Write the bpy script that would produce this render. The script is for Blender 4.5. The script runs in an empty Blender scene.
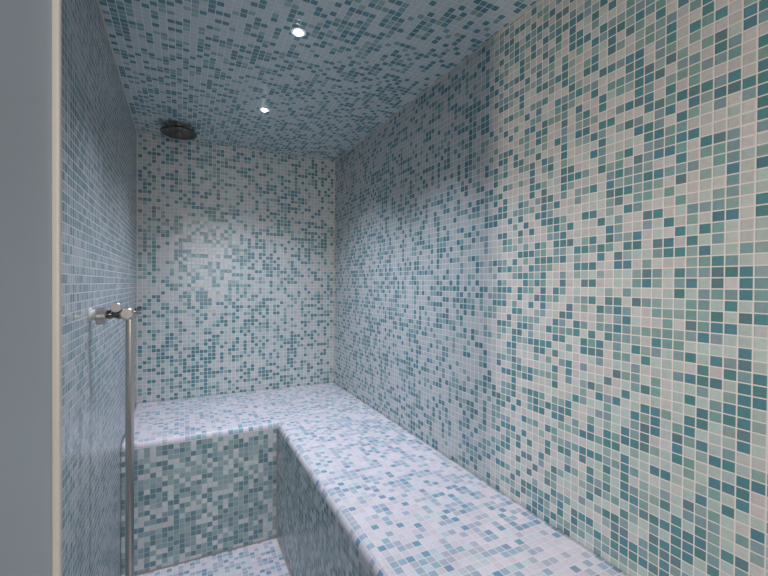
import bpy, bmesh, math, random
from mathutils import Vector, Matrix

C = bpy.context.scene.collection
LENS_E, SPOT_W, SPOT3_W, WORLD_E, SIDE_W, FILL_W, EXPO = 18, 38, 8, 0.05, 3.3, 27, 0
P = 0.0215                       # mosaic pitch (20 mm tile + joint)
XL, XR, YB, YF = -0.2153, 0.8968, 2.5211, 0.31
ZC, ZB, ZF = 0.7977, -0.6478, -1.1881
XBF, YBF = 0.4004, 1.903         # front faces of the L-shaped bench
R_NOSE = 0.024

SPOT_COL = (0.765, 0.845, 1.0); SPOT_A = 120

# ------------------------------------------------------------------ materials
def new_mat(name):
    m = bpy.data.materials.new(name); m.use_nodes = True
    nt = m.node_tree
    return m, nt, nt.nodes['Principled BSDF']

def tile_mat(name, grout, joint=0.055, tile_rough=0.2, bump=0.35):
    m, nt, b = new_mat(name)
    N = nt.nodes.new; L = nt.links.new
    uv = N('ShaderNodeUVMap'); uv.uv_map = 'tile_uv'
    sep = N('ShaderNodeSeparateXYZ'); L(uv.outputs[0], sep.inputs[0])
    def math_(op, a, bb=None, cc=None):
        n = N('ShaderNodeMath'); n.operation = op
        for i, v in enumerate((a, bb, cc)):
            if v is None: continue
            if isinstance(v, (int, float)): n.inputs[i].default_value = v
            else: L(v, n.inputs[i])
        return n.outputs[0]
    d = []
    for ax in (0, 1):
        fr = math_('FRACT', sep.outputs[ax])
        d.append(math_('MINIMUM', fr, math_('SUBTRACT', 1.0, fr)))
    dist = math_('MINIMUM', d[0], d[1])
    mr = N('ShaderNodeMapRange'); mr.interpolation_type = 'SMOOTHSTEP'
    mr.inputs[1].default_value = joint - 0.012; mr.inputs[2].default_value = joint + 0.012
    L(dist, mr.inputs[0]); mask = mr.outputs[0]
    at = N('ShaderNodeAttribute'); at.attribute_name = 'tile_colour'
    geo = N('ShaderNodeNewGeometry')
    nz = N('ShaderNodeTexNoise'); nz.inputs['Scale'].default_value = 130; nz.inputs['Detail'].default_value = 3
    L(geo.outputs['Position'], nz.inputs['Vector'])
    # faint cloudiness inside the glass
    hsv = N('ShaderNodeHueSaturation')
    L(at.outputs['Color'], hsv.inputs['Color'])
    L(math_('MULTIPLY_ADD', nz.outputs[0], 0.24, 0.88), hsv.inputs['Value'])
    mix = N('ShaderNodeMix'); mix.data_type = 'RGBA'
    mix.inputs['A'].default_value = (*grout, 1)
    L(mask, mix.inputs['Factor']); L(hsv.outputs[0], mix.inputs['B'])
    L(mix.outputs['Result'], b.inputs['Base Color'])
    rg = math_('MULTIPLY_ADD', mask, tile_rough - 0.75, 0.75); L(rg, b.inputs['Roughness'])
    mr2 = N('ShaderNodeMapRange'); mr2.interpolation_type = 'SMOOTHSTEP'
    mr2.inputs[1].default_value = joint - 0.02; mr2.inputs[2].default_value = joint + 0.10
    L(dist, mr2.inputs[0])
    bp = N('ShaderNodeBump'); bp.inputs['Strength'].default_value = bump; bp.inputs['Distance'].default_value = 0.0012
    nz2 = N('ShaderNodeTexNoise'); nz2.inputs['Scale'].default_value = 45; nz2.inputs['Detail'].default_value = 1
    L(geo.outputs['Position'], nz2.inputs['Vector'])
    L(math_('MULTIPLY_ADD', nz2.outputs[0], 0.9, mr2.outputs[0]), bp.inputs['Height'])
    L(bp.outputs[0], b.inputs['Normal'])
    b.inputs['Specular IOR Level'].default_value = 0.4
    return m

def plain(name, col, rough=0.5, metal=0.0, noise=0.0, scale=40, emit=None, es=0):
    m, nt, b = new_mat(name)
    b.inputs['Base Color'].default_value = (*col, 1)
    b.inputs['Roughness'].default_value = rough; b.inputs['Metallic'].default_value = metal
    tc = nt.nodes.new('ShaderNodeTexCoord'); nz = nt.nodes.new('ShaderNodeTexNoise')
    nz.inputs['Scale'].default_value = scale; nz.inputs['Detail'].default_value = 4
    nt.links.new(tc.outputs['Object'], nz.inputs['Vector'])
    mr = nt.nodes.new('ShaderNodeMapRange')
    mr.inputs[3].default_value = max(0, rough - noise); mr.inputs[4].default_value = min(1, rough + noise)
    nt.links.new(nz.outputs[0], mr.inputs[0]); nt.links.new(mr.outputs[0], b.inputs['Roughness'])
    if emit:
        b.inputs['Emission Color'].default_value = (*emit, 1); b.inputs['Emission Strength'].default_value = es
    return m

M_WALL = tile_mat('wall_mosaic', (0.74, 0.71, 0.69))
M_CEIL = tile_mat('ceiling_mosaic', (0.66, 0.69, 0.70))
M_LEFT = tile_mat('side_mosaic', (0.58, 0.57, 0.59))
M_SEAT = tile_mat('seat_mosaic', (0.80, 0.76, 0.78), tile_rough=0.34)
M_FRONT = tile_mat('bench_front_mosaic', (0.55, 0.56, 0.55), joint=0.045)
M_SEAL = plain('sealant', (0.42, 0.34, 0.30), 0.55, 0, .1)
M_SEALP = plain('pale_sealant', (0.60, 0.55, 0.48), 0.5, 0, .1)
M_JAMB = plain('painted_jamb', (0.50, 0.53, 0.56), 0.45, 0, .08, 12)
M_TRIM = plain('cream_trim', (0.74, 0.69, 0.63), 0.35, 0, .05)
M_PLASTER = plain('plaster', (0.6, 0.6, 0.58), 0.8, 0, .1)
M_CHROME = plain('brushed_nickel', (0.62, 0.57, 0.52), 0.32, 1.0, .01, 15)
M_POL = plain('polished_chrome', (0.70, 0.70, 0.71), 0.15, 1.0, .02, 15)
M_DARKM = plain('bronze_steel', (0.17, 0.14, 0.135), 0.22, 1.0, .02, 15)
M_RUB = plain('nozzle_rubber', (0.05, 0.05, 0.05), 0.6, 0, .1)
M_LENS = plain('lamp_lens', (0.9, 0.9, 0.9), 0.3, 0, 0, 10, (0.84, 0.90, 1.0), LENS_E)
M_WHITE = plain('white_enamel', (0.8, 0.8, 0.8), 0.3, 0, .05)

# ------------------------------------------------------------------ tile colours
def lerp(a, b, t): return tuple(x + (y - x) * t for x, y in zip(a, b))
LIGHTS = [(0.545, 0.54, 0.535), (0.53, 0.545, 0.54), (0.54, 0.54, 0.55), (0.52, 0.545, 0.54)]
PALES = [(0.44, 0.54, 0.52), (0.46, 0.55, 0.53), (0.43, 0.53, 0.525)]
MIDS = [(0.20, 0.36, 0.35), (0.21, 0.34, 0.37), (0.25, 0.38, 0.36), (0.29, 0.40, 0.40), (0.24, 0.34, 0.38)]
DARKS = [(0.095, 0.245, 0.300), (0.095, 0.255, 0.280), (0.100, 0.240, 0.245), (0.130, 0.225, 0.255), (0.100, 0.230, 0.285)]

def palette(kind, rng, pale=0.15):
    pool = {'l': LIGHTS, 'm': MIDS, 'd': DARKS}[kind]
    if kind == 'l' and rng.random() < pale: pool = PALES
    c = rng.choice(pool)
    v = rng.uniform(0.93, 1.07)
    return tuple(x * v * rng.uniform(0.98, 1.02) for x in c)

from mathutils import noise as mnoise
def chooser(seed, pd, pm, clump=0.25, over=None, tint=None, pale=None):
    def f(i, j):
        rng = random.Random(seed * 7919 + i * 10007 + j * 613)
        n = mnoise.noise(Vector((i * 0.16 + seed * 3.1, j * 0.16 + seed * 1.7, seed * 0.77)))
        n2 = mnoise.noise(Vector((i * 0.5 + seed, j * 0.35, seed * 2.3)))
        k = over.get((i, j)) if over else None
        if k is None:
            s = 1 + clump * 3 * n + clump * 2 * n2
            r = rng.random()
            a = max(0.03, pd * s); b = max(0.05, pm * (0.5 + 0.5 * s))
            k = 'd' if r < a else ('m' if r < a + b else 'l')
        else:
            rng.random()
        c = palette(k, rng, pale(i, j) if pale else 0.15)
        return tint(k, c, rng) if tint else c
    return f

def seat_tint(k, c, rng):
    if k == 'l': return tuple(min(.82, x * y) for x, y in zip(c, (1.42, 1.23, 1.28)))
    if k == 'm': return lerp(c, rng.choice([(0.46, 0.50, 0.61), (0.42, 0.52, 0.59), (0.57, 0.53, 0.61), (0.60, 0.55, 0.60)]), 0.8)
    return lerp(c, rng.choice([(0.22, 0.39, 0.52), (0.25, 0.42, 0.50), (0.30, 0.38, 0.52), (0.34, 0.40, 0.48)]), 0.75)

def left_shade_tint(k, c, rng): return tuple(x * 0.86 for x in lerp(c, (0.385, 0.365, 0.41), 0.28))  # same mosaic, dimmed and greyed: left wall's shade put into tile colour
def ceiling_tint(k, c, rng): return lerp(c, (0.57, 0.65, 0.67), 0.7) if k == 'l' else tuple(x * 1.12 for x in c)
def front_tint(k, c, rng):
    if k == 'l': return tuple(min(.78, x * 1.22) for x in c)
    g = sum(c) / 3
    return tuple(x * 1.2 for x in lerp(c, (g, g * 1.02, g * 1.05), 0.3))

# ------------------------------------------------------------------ mesh helpers
def finish(name, verts, faces, uvs, cols, mat, parent=None, smooth=None):
    me = bpy.data.meshes.new(name); me.from_pydata(verts, [], faces); me.update()
    me.uv_layers.new(name='tile_uv')
    me.attributes.new('tile_colour', 'FLOAT_COLOR', 'CORNER')
    fu, fc = [], []
    for f, uvq, c in zip(faces, uvs, cols):
        for q in range(len(f)):
            fu += uvq[q]; fc += (c[0], c[1], c[2], 1.0)
    me.uv_layers['tile_uv'].data.foreach_set('uv', fu)
    me.attributes['tile_colour'].data.foreach_set('color', fc)
    if smooth:
        for fi, s in enumerate(smooth): me.polygons[fi].use_smooth = s
    me.materials.append(mat)
    o = bpy.data.objects.new(name, me); C.objects.link(o)
    if parent: o.parent = parent
    return o

PV = 0.973 * P                   # the sheets are a touch shorter than wide
def breaks(a, b, off, P=P):
    """grid lines from a to b; lines lie at off + k*P"""
    k0 = math.ceil((a - off) / P + 1e-4); out = [a]
    k = k0
    while off + k * P < b - 1e-5:
        out.append(off + k * P); k += 1
    out.append(b); return out

def tiled_slab(name, org, ud, vd, ur, vr, offu, offv, colour, mat, thick=0.05, parent=None, pv=None):
    """slab whose front face (normal = ud x vd) is a grid of tiles"""
    org, ud, vd = Vector(org), Vector(ud), Vector(vd); n = ud.cross(vd)
    pv = pv or P
    us, vs = breaks(*ur, offu), breaks(*vr, offv, pv)
    V, F, U, K = [], [], [], []
    for v in vs:
        for u in us: V.append(org + ud * u + vd * v)
    w = len(us)
    for j in range(len(vs) - 1):
        for i in range(w - 1):
            F.append((j * w + i, j * w + i + 1, (j + 1) * w + i + 1, (j + 1) * w + i))
            a0, a1 = (us[i] - offu) / P, (us[i + 1] - offu) / P
            b0, b1 = (vs[j] - offv) / pv, (vs[j + 1] - offv) / pv
            ii, jj = math.floor((a0 + a1) / 2), math.floor((b0 + b1) / 2)
            # keep cut tiles' coordinates inside one cell
            U.append([(a0 + 1000, b0 + 1000), (a1 + 1000, b0 + 1000), (a1 + 1000, b1 + 1000), (a0 + 1000, b1 + 1000)])
            K.append(colour(ii, jj))
    b0 = len(V)
    cs = [org + ud * u + vd * v for u, v in ((ur[0], vr[0]), (ur[1], vr[0]), (ur[1], vr[1]), (ur[0], vr[1]))]
    V += cs + [c - n * thick for c in cs]
    fs = [(b0 + 7, b0 + 6, b0 + 5, b0 + 4)] + [(b0 + 4 + q, b0 + 4 + (q + 1) % 4, b0 + (q + 1) % 4, b0 + q) for q in range(4)]
    for f in fs:
        F.append(f); U.append([(0.0, 0.0)] * 4); K.append((0.5, 0.5, 0.5))
    return finish(name, V, F, U, K, mat, parent)

def box(name, lo, hi, mat, parent=None, bevel=0.0, seg=3):
    bm = bmesh.new(); bmesh.ops.create_cube(bm, size=1)
    for v in bm.verts:
        for a in range(3): v.co[a] = lo[a] if v.co[a] < 0 else hi[a]
    if bevel: bmesh.ops.bevel(bm, geom=bm.edges[:], offset=bevel, segments=seg, affect='EDGES', profile=0.5)
    return link(name, bm, mat, parent, smooth=False)

def link(name, bm, mat, parent=None, smooth=True):
    bmesh.ops.recalc_face_normals(bm, faces=bm.faces[:])
    me = bpy.data.meshes.new(name); bm.to_mesh(me); bm.free()
    if smooth:
        me.polygons.foreach_set('use_smooth', [True] * len(me.polygons))
        me.set_sharp_from_angle(angle=math.radians(35))
    me.materials.append(mat)
    o = bpy.data.objects.new(name, me); C.objects.link(o)
    if parent: o.parent = parent
    return o

def lathe(bm, prof, org, axis, seg=40):
    """revolve (distance along axis, radius) pairs"""
    axis = Vector(axis).normalized(); org = Vector(org)
    q = axis.to_track_quat('Z', 'Y'); rings = []
    for h, r in prof:
        if r < 1e-6:
            rings.append([bm.verts.new(org + q @ Vector((0, 0, h)))])
        else:
            rings.append([bm.verts.new(org + q @ Vector((r * math.cos(t), r * math.sin(t), h)))
                          for t in (2 * math.pi * k / seg for k in range(seg))])
    for a, b in zip(rings, rings[1:]):
        for k in range(seg):
            l = (k + 1) % seg
            if len(a) == 1 and len(b) == 1: continue
            if len(a) == 1: bm.faces.new((a[0], b[k], b[l]))
            elif len(b) == 1: bm.faces.new((a[k], a[l], b[0]))
            else: bm.faces.new((a[k], a[l], b[l], b[k]))
    return bm

def empty(name, loc, label, cat, group=None):
    o = bpy.data.objects.new(name, None); C.objects.link(o); o.empty_display_size = 0.05
    o.location = loc; o['label'] = label; o['category'] = cat
    if group: o['group'] = group
    return o

def structure(o, label=None, cat=None):
    o['kind'] = 'structure'
    if label: o['label'] = label
    if cat: o['category'] = cat
    return o

# ------------------------------------------------------------------ room shell
# measured tile pattern of the near right wall goes here: {(column from the far corner, row from the bench): kind}
RIGHT = {}
RIGHT_COLUMNS = [                # (column, lowest row, 0 light / 1 mid / 2 dark going up)
    (71, 0, (1, 0, 0, 2, 0, 2, 1, 0, 2, 0, 1, 1, 2, 2, 0, 0, 0, 0, 2, 1, 0, 0, 1, 1, 2, 0, 0, 2, 1, 2, 2, 0, 2, 1, 0, 0, 0, 2, 0, 0, 2, 2, 0, 2, 0, 0, 1, 0, 2, 1, 0, 0, 0, 1, 0, 0, 2, 1, 1, 0, 2, 1, 0, 2, 0, 1, 1, 1)),
    (72, 1, (1, 0, 2, 0, 1, 2, 1, 0, 2, 1, 0, 2, 1, 1, 1, 0, 2, 0, 1, 0, 0, 0, 1, 2, 0, 0, 2, 1, 2, 1, 0, 1, 1, 0, 1, 2, 2, 0, 0, 2, 2, 2, 0, 2, 0, 2, 1, 2, 2, 0, 0, 2, 0, 1, 0, 2, 1, 0, 2, 0, 1, 1, 0, 2, 2, 0, 2)),
    (73, 3, (1, 0, 0, 2, 2, 1, 2, 1, 0, 0, 2, 1, 1, 0, 2, 0, 1, 1, 2, 0, 0, 1, 2, 0, 0, 0, 2, 0, 0, 2, 0, 0, 1, 1, 0, 0, 2, 0, 0, 0, 0, 1, 0, 0, 0, 0, 2, 0, 2, 0, 0, 2, 0, 1, 1, 1, 1, 0, 0, 1, 1, 1, 2, 1)),
    (74, 2, (2, 0, 0, 0, 0, 0, 1, 2, 0, 0, 2, 0, 2, 2, 2, 2, 1, 2, 1, 2, 2, 2, 0, 0, 2, 1, 0, 0, 0, 1, 1, 2, 0, 1, 0, 0, 1, 0, 1, 0, 0, 0, 0, 0, 0, 2, 2, 0, 0, 0, 1, 0, 1, 0, 0, 2, 0, 2, 0, 0, 2, 2, 2)),
    (75, 0, (2, 0, 0, 2, 0, 2, 0, 2, 2, 0, 0, 0, 0, 2, 0, 0, 0, 1, 2, 1, 0, 0, 1, 2, 2, 1, 2, 0, 2, 2, 0, 2, 1, 0, 2, 0, 1, 2, 0, 2, 1, 2, 1, 0, 1, 0, 1, 2, 0, 0, 1, 0, 0, 0, 1, 2, 2, 1, 0, 2, 2, 2, 1, 1, 0, 0, 2)),
    (76, 2, (2, 0, 0, 0, 2, 0, 0, 2, 0, 2, 0, 0, 0, 1, 0, 2, 1, 0, 0, 0, 1, 0, 2, 1, 0, 0, 0, 1, 2, 2, 0, 1, 2, 1, 0, 0, 2, 0, 1, 1, 0, 0, 0, 0, 1, 0, 1, 1, 1, 2, 0, 2, 0, 0, 0, 1, 2, 0, 1, 1, 0, 1, 2, 0, 1)),
    (77, 1, (1, 2, 0, 2, 0, 2, 0, 2, 0, 0, 1, 0, 1, 1, 2, 0, 2, 2, 0, 0, 0, 2, 1, 1, 1, 0, 2, 0, 1, 1, 1, 2, 0, 2, 0, 0, 2, 0, 0, 1, 0, 2, 2, 2, 2, 2, 0, 1, 0, 0, 2, 1, 0, 1, 0, 0, 1, 0, 1, 0, 2, 2, 1, 1, 2, 0, 2)),
    (78, 3, (1, 0, 2, 0, 0, 0, 0, 0, 1, 0, 2, 2, 2, 0, 0, 1, 0, 1, 2, 2, 0, 0, 1, 1, 0, 2, 0, 2, 1, 1, 2, 1, 2, 0, 0, 0, 2, 0, 1, 0, 2, 0, 0, 0, 2, 0, 2, 2, 0, 1, 2, 1, 0, 2, 1, 2, 1, 0, 1, 0, 1, 2, 0, 1)),
    (79, 0, (2, 2, 1, 0, 0, 0, 1, 2, 0, 0, 1, 0, 0, 2, 1, 1, 0, 0, 1, 0, 0, 2, 2, 0, 0, 0, 1, 2, 2, 2, 1, 2, 1, 2, 1, 1, 0, 0, 2, 2, 2, 2, 2, 1, 0, 1, 2, 0, 1, 1, 2, 2, 0, 0, 2, 0, 2, 0, 1, 0, 2, 1, 2, 0, 2, 1)),
    (80, 2, (2, 0, 2, 1, 0, 0, 2, 2, 0, 2, 0, 0, 2, 0, 0, 0, 1, 0, 1, 0, 2, 0, 2, 0, 0, 0, 1, 0, 0, 0, 1, 2, 0, 0, 1, 1, 2, 1, 1, 2, 0, 0, 1, 2, 1, 0, 0, 0, 0, 1, 0, 0, 0, 1, 1, 1, 1, 2, 1, 0, 1, 1, 0, 2)),
    (81, 2, (1, 2, 1, 1, 2, 0, 0, 0, 1, 1, 0, 2, 1, 1, 0, 2, 1, 2, 0, 2, 0, 2, 1, 2, 0, 0, 1, 2, 0, 0, 0, 1, 1, 2, 1, 2, 2, 0, 2, 0, 0, 0, 0, 0, 0, 0, 2, 0, 0, 1, 1, 2, 0, 0, 2, 0, 0, 0, 1, 2, 2)),
    (82, 1, (2, 2, 1, 0, 0, 1, 0, 0, 2, 1, 0, 1, 2, 2, 1, 0, 0, 0, 0, 1, 0, 0, 2, 1, 1, 2, 0, 0, 1, 2, 1, 0, 2, 1, 2, 2, 1, 1, 0, 0, 1, 2, 2, 2, 1, 2, 2, 1, 1, 2, 1, 2, 1, 0, 2, 2, 2, 1, 0, 0, 0, 2)),
    (83, 3, (1, 0, 0, 0, 2, 1, 2, 1, 0, 1, 0, 2, 2, 0, 0, 1, 2, 2, 0, 1, 0, 1, 0, 2, 2, 0, 0, 0, 0, 0, 0, 0, 2, 0, 2, 0, 0, 0, 0, 1, 2, 2, 0, 0, 0, 0, 0, 0, 0, 1, 1, 2, 1, 0, 1, 0, 2, 2, 2, 2, 1)),
    (84, 0, (1, 2, 2, 0, 0, 0, 0, 1, 0, 0, 1, 0, 1, 1, 0, 0, 2, 0, 0, 0, 0, 0, 0, 0, 2, 2, 0, 0, 1, 0, 0, 1, 2, 1, 2, 0, 0, 0, 0, 0, 1, 1, 0, 2, 0, 0, 0, 1, 2, 1, 1, 2, 0, 2, 1, 0, 0, 0, 1, 2, 2, 0, 2)),
    (85, 2, (2, 0, 1, 0, 1, 0, 0, 2, 2, 0, 2, 0, 0, 0, 1, 1, 1, 0, 1, 0, 2, 2, 0, 1, 0, 1, 1, 0, 2, 0, 2, 0, 2, 1, 0, 0, 2, 0, 0, 1, 0, 1, 0, 0, 0, 1, 2, 1, 2, 0, 0, 1, 0, 2, 1, 0, 0, 2, 0, 0, 1)),
    (86, 1, (1, 2, 0, 0, 2, 1, 2, 2, 0, 2, 0, 2, 2, 1, 0, 0, 0, 2, 0, 0, 0, 2, 1, 2, 0, 0, 0, 2, 0, 2, 0, 2, 0, 1, 2, 0, 0, 2, 0, 0, 2, 0, 0, 0, 2, 0, 2, 0, 1, 0, 0, 2, 1, 0, 2, 2, 1, 2, 0, 1, 2, 1)),
    (87, 6, (2, 1, 0, 0, 2, 0, 1, 0, 0, 1, 0, 2, 1, 0, 0, 1, 2, 2, 0, 1, 1, 2, 0, 0, 0, 1, 0, 2, 2, 0, 0, 2, 0, 0, 0, 0, 0, 2, 1, 1, 2, 1, 2, 0, 2, 2, 0, 0, 2, 0, 0, 0, 1, 2, 0, 0, 2)),
    (88, 1, (1, 0, 1, 2, 0, 1, 2, 1, 2, 1, 1, 2, 2, 1, 1, 1, 1, 0, 2, 0, 0, 0, 0, 2, 1, 0, 1, 2, 1, 0, 0, 0, 0, 1, 2, 2, 0, 1, 1, 2, 2, 1, 1, 0, 0, 0, 0, 2, 0, 0, 0, 1, 0, 2, 0, 2, 2, 2, 1, 0, 2)),
    (89, 0, (1, 2, 2, 2, 2, 0, 1, 0, 0, 0, 1, 0, 2, 1, 0, 0, 0, 2, 0, 0, 2, 0, 1, 1, 1, 2, 1, 2, 2, 0, 0, 0, 2, 2, 0, 1, 1, 1, 0, 2, 2, 1, 2, 1, 1, 0, 0, 1, 0, 1, 0, 1, 1, 0, 1, 0, 1, 0, 2, 1)),
    (90, 1, (2, 2, 2, 1, 2, 0, 2, 2, 2, 2, 2, 0, 2, 2, 0, 0, 0, 2, 0, 1, 0, 1, 0, 1, 1, 2, 1, 0, 1, 0, 0, 2, 1, 2, 1, 0, 0, 2, 0, 2, 1, 1, 0, 2, 0, 0, 2, 0, 2, 0, 1, 1, 2, 2, 0, 0, 2, 1, 1, 1)),
    (91, 2, (2, 0, 0, 1, 1, 2, 1, 0, 1, 0, 1, 2, 1, 1, 2, 0, 0, 1, 1, 1, 0, 2, 1, 1, 0, 0, 2, 0, 1, 1, 0, 0, 2, 2, 0, 0, 1, 1, 1, 1, 1, 2, 0, 0, 2, 1, 0, 2, 2, 2, 2, 2, 2, 1, 1, 1, 2, 1)),
    (92, 1, (2, 1, 1, 0, 0, 2, 1, 1, 1, 0, 0, 0, 2, 2, 2, 1, 2, 0, 2, 0, 0, 2, 1, 0, 1, 0, 0, 1, 0, 2, 2, 1, 0, 0, 0, 1, 2, 0, 1, 1, 2, 1, 1, 1, 2, 2, 0, 2, 2, 1, 2, 2, 0, 0, 1, 1, 0, 1, 1)),
    (93, 2, (1, 2, 2, 1, 2, 0, 1, 0, 0, 2, 0, 1, 0, 2, 2, 2, 0, 1, 1, 0, 0, 1, 2, 1, 0, 1, 1, 0, 1, 1, 0, 1, 2, 0, 0, 2, 0, 0, 1, 2, 0, 2, 1, 2, 1, 1, 2, 0, 0, 2, 1, 1, 1, 1, 1, 2, 1)),
    (94, 2, (2, 2, 2, 0, 2, 0, 2, 1, 0, 2, 0, 0, 0, 0, 0, 1, 0, 0, 0, 0, 0, 0, 1, 1, 1, 1, 0, 0, 0, 0, 0, 2, 2, 0, 2, 0, 0, 1, 0, 1, 0, 2, 1, 1, 0, 2, 1, 2, 1, 0, 2, 1, 2, 2, 1)),
    (95, 2, (1, 2, 2, 2, 2, 2, 0, 0, 0, 0, 0, 2, 2, 2, 1, 0, 0, 0, 0, 1, 0, 1, 1, 1, 0, 1, 0, 2, 1, 2, 0, 2, 0, 2, 0, 0, 1, 0, 2, 1, 2, 1, 2, 1, 2, 0, 2, 0, 1, 1, 1, 0, 0, 0, 0, 2)),
    (96, 2, (1, 0, 2, 2, 2, 0, 1, 2, 0, 0, 1, 1, 0, 1, 2, 2, 0, 2, 0, 2, 0, 2, 0, 1, 2, 1, 1, 0, 2, 1, 1, 1, 2, 0, 1, 1, 0, 0, 0, 1, 0, 0, 2, 0, 1, 2, 2, 1, 1, 1, 0, 1, 2, 0, 1)),
    (97, 5, (2, 2, 2, 1, 1, 2, 1, 0, 0, 1, 2, 0, 2, 2, 0, 1, 2, 2, 0, 0, 2, 1, 1, 1, 1, 0, 1, 1, 2, 0, 2, 0, 1, 0, 0, 1, 0, 1, 2, 0, 0, 0, 1, 2, 0, 1, 0, 1, 0, 1, 2)),
    (98, 4, (2, 1, 1, 1, 1, 1, 0, 1, 2, 0, 2, 0, 0, 0, 1, 1, 0, 2, 0, 2, 0, 1, 2, 2, 0, 1, 2, 2, 2, 0, 1, 1, 2, 1, 1, 0, 0, 1, 1, 2, 0, 0, 1, 2, 1, 0, 1, 2, 2, 0, 2)),
    (99, 6, (2, 0, 0, 0, 2, 0, 2, 0, 2, 1, 0, 1, 2, 2, 1, 0, 2, 1, 0, 0, 2, 0, 2, 1, 0, 2, 1, 0, 0, 0, 2, 1, 1, 1, 2, 1, 1, 1, 0, 0, 0, 2, 2, 0, 1, 1)),
    (100, 5, (1, 2, 0, 1, 0, 0, 2, 2, 2, 0, 0, 2, 2, 2, 2, 2, 2, 1, 2, 2, 0, 0, 2, 0, 2, 2, 2, 0, 1, 0, 0, 0, 0, 0, 0, 0, 0, 0, 0, 0, 0, 1, 2, 0, 0, 0, 0, 2, 2, 1)),
    (101, 7, (1, 1, 2, 0, 0, 0, 2, 1, 0, 0, 0, 1, 0, 2, 2, 2, 0, 0, 0, 0, 2, 1, 1, 1, 1, 0, 1, 0, 0, 2, 2, 0, 0, 2, 1, 0, 1, 2, 2, 2, 2, 2, 1, 2, 0, 1, 2)),
]
for ci, r0, tones in RIGHT_COLUMNS:
    for q, tone in enumerate(tones): RIGHT[(ci, r0 + q)] = 'lmd'[tone]
def right_pale(i, j):
    return min(0.85, max(0.06, 0.04 + (i - 82) * 0.035 + (30 - j) * 0.022 * (i > 74)))
# right wall: u runs from far corner towards the doorway (-Y), v up; normal = -X
RW_OFF_U = 0.217 * P; RW_OFF_V = 0.7187 * P
structure(tiled_slab('wall_right', (XR, YB, ZB), (0, -1, 0), (0, 0, 1), (0, YB - 0.12), (ZF - ZB, ZC - ZB),
                     RW_OFF_U, RW_OFF_V, chooser(1, 0.22, 0.22, over=RIGHT, pale=right_pale), M_WALL, pv=PV),
          'long mosaic tiled wall along the right side of the steam room', 'wall')
# back wall: normal -Y -> u = +X, v = +Z
structure(tiled_slab('wall_back', (XL, YB, ZB), (1, 0, 0), (0, 0, 1), (0, XR - XL), (ZF - ZB, ZC - ZB),
                     0.27 * P - P, 0.7187 * P, chooser(2, 0.25, 0.20), M_WALL, pv=PV),
          'far end wall of teal and grey mosaic under the shower head', 'wall')
# left wall: normal +X -> u = +Y, v=+Z
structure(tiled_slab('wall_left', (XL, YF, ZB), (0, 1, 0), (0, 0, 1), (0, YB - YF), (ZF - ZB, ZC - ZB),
                     0.0, 0.7187 * P, chooser(3, 0.24, 0.40, tint=left_shade_tint), M_LEFT, pv=PV),
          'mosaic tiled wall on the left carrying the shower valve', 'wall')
# ceiling: normal -Z -> u = +Y, v = +X
structure(tiled_slab('ceiling', (XL, 0.12, ZC), (0, 1, 0), (1, 0, 0), (0, YB - 0.12), (0, XR - XL),
                     0.3 * P, 0.1 * P, chooser(4, 0.27, 0.20, tint=ceiling_tint), M_CEIL),
          'mosaic tiled ceiling with two recessed downlights', 'ceiling')
# floor: normal +Z
structure(tiled_slab('floor', (XL, 0.12, ZF), (1, 0, 0), (0, 1, 0), (0, XR - XL), (0, YB - 0.12),
                     0.5 * P, 0.2 * P, chooser(5, 0.12, 0.34, tint=seat_tint), M_SEAT),
          'pale mosaic floor in front of the bench', 'floor')

# front wall with the doorway the photo looks through
YT = YF - 0.005                  # front of the edge strip
JX = -0.2265 * YT
TX = -0.2114 * YF
structure(tiled_slab('wall_front', (JX - 0.0062, YF, ZF), (-1, 0, 0), (0, 0, 1), (0, JX - 0.0062 - XL), (0, ZC - ZF),
                     0, 0, chooser(6, 0.2, 0.24), M_WALL, thick=0.0045),
          'narrow tiled return wall beside the doorway', 'wall')
structure(box('door_1', (XL, 0.20, ZF), (JX, YT, ZC), M_JAMB, bevel=0.0008),
          'smooth grey painted door jamb at the left edge', 'door jamb')
structure(box('trim_1', (JX - 0.006, YT + 0.0002, ZF), (TX, YF + 0.0004, ZC), M_TRIM, bevel=0.0014),
          'cream edge strip where the jamb meets the tiles', 'trim')
structure(box('trim_4', (JX, 0.20, 0.66), (XR - 0.001, YF, ZC - 0.001), M_JAMB),
          'unseen grey door head added above the opening to block light', 'trim')  # out of view, added to shade the top of the right wall
# sealant joints
structure(box('trim_2', (XR - 0.004, YB - 0.004, ZB), (XR, YB, ZC), M_SEALP),
          'pale vertical sealant joint in the far right corner', 'trim')
structure(box('trim_3', (XL, YB - 0.003, ZB), (XL + 0.003, YB, ZC), M_SEALP),
          'vertical sealant joint in the far left corner', 'trim')

structure(box('trim_5', (XL, YF + 0.002, ZC - 0.004), (XL + 0.004, YB, ZC), M_SEALP),
          'pale sealant joint along the ceiling above the left wall', 'trim')
structure(box('trim_6', (XR - 0.003, YF + 0.002, ZC - 0.003), (XR, YB, ZC), M_SEALP),
          'pale sealant joint along the ceiling above the right wall', 'trim')

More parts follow.
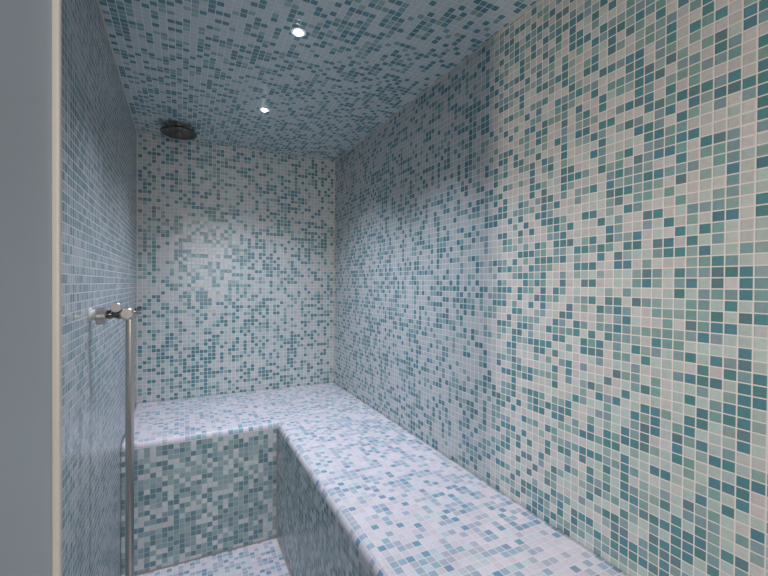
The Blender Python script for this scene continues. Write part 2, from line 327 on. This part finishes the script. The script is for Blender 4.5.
# ------------------------------------------------------------------ bench
bench = empty('tiled_bench', (XR - 0.2, YB - 0.3, ZF), 'L-shaped built-in bench tiled in pale mosaic with a rounded front edge', 'bench')
def make_seat():
    r = R_NOSE; arc = r * math.pi / 2; na = 8
    gap = 0.0015
    def axis_samples(lo, edge, hi):
        """positions along one axis: flat from lo to the edge, then the nose, then flat; with tile coordinates"""
        out = []                                     # (pos, tile coord, d or None)
        b = []
        x = edge
        k = 0
        while x > lo + 1e-6:
            b.append((x, -k * 1.0)); x -= P; k += 1
        if lo < edge: b.append((lo, (lo - edge) / P))
        b = b[::-1]
        if b: b = b[:-1]
        out += [(x, t) for x, t in b]
        for q in range(na + 1):
            th = q / na * math.pi / 2
            out.append((edge + r * (1 - math.cos(th)), (arc * q / na) / P))
        # tile lines beyond the nose
        t_end = arc / P; k = math.floor(t_end + 1e-6) + 1
        while edge + r + (k - t_end) * P < hi - 1e-5:
            out.append((edge + r + (k - t_end) * P, float(k))); k += 1
        out.append((hi, (hi - edge - r) / P + t_end))
        return out
    xs = axis_samples(XL + gap, XBF, XR - gap); ys = axis_samples(YF + 0.005, YBF, YB - gap)
    def h(d):
        if d >= r: return 0.0
        return -(r - math.sqrt(max(0, r * r - (r - d) ** 2))) if d > 0 else -r
    bm_v = {}; V, F, U, K, S = [], [], [], [], []
    col = chooser(7, 0.10, 0.34, clump=0.3, tint=seat_tint)
    def vert(i, j):
        if (i, j) not in bm_v:
            x, y = xs[i][0], ys[j][0]
            d = max(x - XBF, y - YBF)
            bm_v[i, j] = len(V); V.append(Vector((x, y, ZB + h(d))))
        return bm_v[i, j]
    ok = set()
    for i in range(len(xs) - 1):
        for j in range(len(ys) - 1):
            cx, cy = (xs[i][0] + xs[i + 1][0]) / 2, (ys[j][0] + ys[j + 1][0]) / 2
            if cx < XBF and cy < YBF: continue
            ok.add((i, j))
            F.append((vert(i, j), vert(i + 1, j), vert(i + 1, j + 1), vert(i, j + 1)))
            # the nose square at the inner corner is mitred between both runs
            U.append([(xs[a][1] + 1000, ys[b][1] + 1000) for a, b in ((i, j), (i + 1, j), (i + 1, j + 1), (i, j + 1))])
            ti = math.floor((xs[i][1] + xs[i + 1][1]) / 2 + 1e-6); tj = math.floor((ys[j][1] + ys[j + 1][1]) / 2 + 1e-6)
            K.append(col(ti, tj)); S.append(True)
    # skirt and underside
    zb = ZB - r - 0.004
    edges = {}
    for f in F:
        for a, b in zip(f, f[1:] + f[:1]):
            edges[(a, b)] = edges.get((a, b), 0) + 1
    low = {}
    def lv(a):
        if a not in low: low[a] = len(V); V.append(Vector((V[a].x, V[a].y, zb)))
        return low[a]
    top = list(F)
    for f in top:
        F.append(tuple(lv(a) for a in reversed(f))); U.append([(0., 0.)] * 4); K.append((.5, .5, .5)); S.append(False)
        for a, b in zip(f, f[1:] + f[:1]):
            if (b, a) not in edges:
                F.append((b, a, lv(a), lv(b))); U.append([(0., 0.)] * 4); K.append((.5, .5, .5)); S.append(False)
    o = finish('seat', [v - bench.location for v in V], F, U, K, M_SEAT, bench, S)
    return o
make_seat()
ZT = ZB - R_NOSE - 0.0045
bl = bench.location
# front facing the camera (normal -Y)
tiled_slab('front_panel', Vector((XL + 0.0015, YBF + 0.001, ZF + 0.0005)) - bl, (1, 0, 0), (0, 0, 1), (0, XBF + 0.0005 - XL), (0, ZT - ZF - 0.0005),
           (XBF - XL) % P, (ZT - ZF) % P, chooser(8, 0.26, 0.44, clump=.15, tint=front_tint), M_FRONT, thick=0.06, parent=bench)
# front of the long run (normal -X): u = -Y
tiled_slab('front_panel', Vector((XBF + 0.001, YBF, ZF + 0.0005)) - bl, (0, -1, 0), (0, 0, 1), (0, YBF - YF - 0.006), (0, ZT - ZF - 0.0005),
           0, (ZT - ZF) % P, chooser(9, 0.26, 0.44, clump=.15, tint=front_tint), M_FRONT, thick=0.06, parent=bench)
# brownish joint between bench and floor / in the inner corner
def bpart(name, lo, hi, mat):
    bx = box(name, Vector(lo) - bl, Vector(hi) - bl, mat, bench); return bx
bpart('sealant_joint', (XL + 0.002, YBF - 0.004, ZF + 0.0003), (XBF, YBF + 0.001, ZF + 0.004), M_SEAL)
bpart('sealant_joint', (XBF - 0.004, YF + 0.01, ZF + 0.0003), (XBF + 0.001, YBF - 0.004, ZF + 0.004), M_SEAL)
bpart('sealant_joint', (XBF - 0.003, YBF - 0.003, ZF + 0.004), (XBF + 0.001, YBF + 0.001, ZT), M_SEAL)

# ------------------------------------------------------------------ downlights
def downlight(x, y, label, power):
    t = empty('downlight', (x, y, ZC), label, 'ceiling light', 'recessed ceiling downlights')
    bm = lathe(bmesh.new(), [(0.0, 0.0125), (-0.002, 0.0130), (-0.0025, 0.0225), (-0.0012, 0.0245), (0.0003, 0.0245), (0.0003, 0.0125), (0, 0.0125)], (0, 0, 0), (0, 0, 1))
    link('bezel', bm, M_WHITE, t)
    bm = lathe(bmesh.new(), [(-0.0100, 0.0), (-0.0095, 0.004), (-0.0075, 0.0085), (-0.0040, 0.0115), (0.0002, 0.0122), (0.0002, 0.0)], (0, 0, 0), (0, 0, 1))
    link('lens', bm, M_LENS, t)
    l = bpy.data.lights.new('downlight_beam', 'SPOT'); l.energy = power; l.color = SPOT_COL
    l.spot_size = math.radians(SPOT_A); l.spot_blend = 1.0; l.shadow_soft_size = 0.02
    o = bpy.data.objects.new('downlight_beam', l); C.objects.link(o); o.location = (x, y, ZC - 0.026)
    return t
downlight(0.33, 1.28, 'small round recessed ceiling downlight nearer the doorway, the larger of the two', SPOT_W)
downlight(0.33, 0.64, 'recessed ceiling downlight just inside the doorway, above the frame of the photo', SPOT3_W)
downlight(0.339, 1.919, 'small round recessed ceiling downlight deeper in the room, nearer the shower head', SPOT_W)

# ------------------------------------------------------------------ overhead shower
sh = empty('overhead_shower', (-0.0135, 2.33, ZC), 'round dark metal overhead shower head hanging from the ceiling near the far wall', 'shower head')
link('ceiling_flange', lathe(bmesh.new(), [(0.002, 0), (0.002, 0.030), (-0.004, 0.030), (-0.008, 0.022), (-0.010, 0.0)], (0, 0, 0), (0, 0, 1)), M_CHROME, sh)
link('drop_arm', lathe(bmesh.new(), [(-0.006, 0), (-0.006, 0.010), (-0.022, 0.010), (-0.022, 0)], (0, 0, 0), (0, 0, 1)), M_CHROME, sh)
link('spray_disc', lathe(bmesh.new(), [(-0.020, 0), (-0.020, 0.018), (-0.024, 0.060), (-0.026, 0.081), (-0.030, 0.085), (-0.036, 0.085), (-0.039, 0.082), (-0.037, 0.076), (-0.037, 0.022), (-0.041, 0.019), (-0.041, 0.0)], (0, 0, 0), (0, 0, 1), 56), M_DARKM, sh)
bm = bmesh.new()
for ring, n in ((0.034, 12), (0.050, 18), (0.066, 24)):
    for k in range(n):
        a = 2 * math.pi * k / n
        lathe(bm, [(-0.0365, 0.0022), (-0.0390, 0.0016), (-0.0390, 0)], (ring * math.cos(a), ring * math.sin(a), 0), (0, 0, 1), 8)
link('nozzles', bm, M_RUB, sh)

# ------------------------------------------------------------------ shower valve with riser pipe
VY, VZ = 1.30, -0.089
sv = empty('shower_valve', (XL, VY, VZ), 'brushed metal shower valve on the left wall with a tall straight pipe', 'shower valve')
link('wall_stub', lathe(bmesh.new(), [(0, 0), (0, 0.019), (0.003, 0.019), (0.004, 0.0135), (0.018, 0.0135), (0.018, 0)], (0, 0, 0.002), (1, 0, 0)), M_TRIM, sv)
bm = lathe(bmesh.new(), [(0.014, 0), (0.014, 0.0215), (0.0155, 0.023), (0.0345, 0.023), (0.036, 0.0215), (0.036, 0)], (0, 0, -0.002), (1, 0, 0))
link('collar', bm, M_CHROME, sv)
link('valve_body', lathe(bmesh.new(), [(0.034, 0), (0.034, 0.011), (0.046, 0.012), (0.052, 0.009), (0.062, 0.012), (0.088, 0.012), (0.088, 0)], (0, 0, 0.002), (1, 0, 0)), M_DARKM, sv)
bm = bmesh.new()
lathe(bm, [(0.0, 0), (0.0, 0.0115), (0.002, 0.0130), (0.012, 0.0130), (0.014, 0.0115), (0.014, 0)], (0.060, -0.030, 0.022), (0, 1, 0), 24)
h = link('control_knob', bm, M_CHROME, sv)
link('knob_stem', lathe(bmesh.new(), [(0.0, 0), (0.0, 0.006), (0.03, 0.006), (0.03, 0)], (0.060, -0.018, 0.020), (0, 1, -0.5)), M_DARKM, h)
link('end_cap', lathe(bmesh.new(), [(-0.020, 0), (-0.020, 0.013), (-0.017, 0.0165), (-0.012, 0.0175), (0.012, 0.0175), (0.016, 0.016), (0.016, 0)], (0.083, 0, 0.004), (0, 1, 0)), M_CHROME, sv)
link('outlet_nut', lathe(bmesh.new(), [(0.098, 0.0), (0.098, 0.009), (0.104, 0.009), (0.106, 0.0145), (0.116, 0.0145), (0.118, 0.012), (0.118, 0)], (0, 0.01, 0.008), (1, 0, 0)), M_POL, sv)
link('riser_pipe', lathe(bmesh.new(), [(-0.010, 0), (-0.010, 0.0105), (ZF - VZ + 0.002, 0.0105), (ZF - VZ + 0.002, 0)], (0.089, 0, 0), (0, 0, 1), 32), M_CHROME, sv)

# ------------------------------------------------------------------ light
w = bpy.data.worlds.new('World'); bpy.context.scene.world = w; w.use_nodes = True
w.node_tree.nodes['Background'].inputs[0].default_value = (1.0, 0.96, 0.90, 1)
w.node_tree.nodes['Background'].inputs[1].default_value = WORLD_E
def area(name, loc, target, sx, sy, power, col, spread=180):
    l = bpy.data.lights.new(name, 'AREA'); l.shape = 'RECTANGLE'; l.size = sx; l.size_y = sy
    l.energy = power; l.color = col
    l.spread = math.radians(spread)
    o = bpy.data.objects.new(name, l); C.objects.link(o); o.location = loc
    o.rotation_euler = (Vector(target) - Vector(loc)).to_track_quat('-Z', 'Y').to_euler()
    return o
area('doorway_fill', (0.30, -1.7, 0.30), (0.3, 2.5, -0.1), 1.2, 1.2, FILL_W, (1.0, 0.96, 0.90))  # added fill light through the doorway, no real fixture
area('doorway_side_light', (-1.30, -0.82, -0.05), (0.9, 0.68, 0.0), 0.09, 0.35, SIDE_W, (1.0, 0.84, 0.70), 55)  # unseen source outside, inferred from the light edge on the right wall

# ------------------------------------------------------------------ camera
F_PX, YAW, PITCH, ROLL = 404.86, 0.46363, -0.00986, 0.00711
cam = bpy.data.cameras.new('camera'); co = bpy.data.objects.new('camera', cam); C.objects.link(co)
cam.sensor_fit = 'HORIZONTAL'; cam.sensor_width = 36; cam.lens = F_PX / 768 * 36; cam.clip_start = 0.01
f = Vector((math.sin(YAW) * math.cos(PITCH), math.cos(YAW) * math.cos(PITCH), math.sin(PITCH)))
r = Vector((math.cos(YAW), -math.sin(YAW), 0)); u = r.cross(f)
r2 = r * math.cos(ROLL) + u * math.sin(ROLL); u2 = u * math.cos(ROLL) - r * math.sin(ROLL)
co.matrix_world = Matrix(((r2.x, u2.x, -f.x, 0), (r2.y, u2.y, -f.y, 0), (r2.z, u2.z, -f.z, 0), (0, 0, 0, 1)))
S = bpy.context.scene; S.camera = co
vs = S.view_settings; vs.view_transform = 'Standard'; vs.look = 'None'; vs.gamma = 1; vs.use_curve_mapping = False; vs.exposure = EXPO
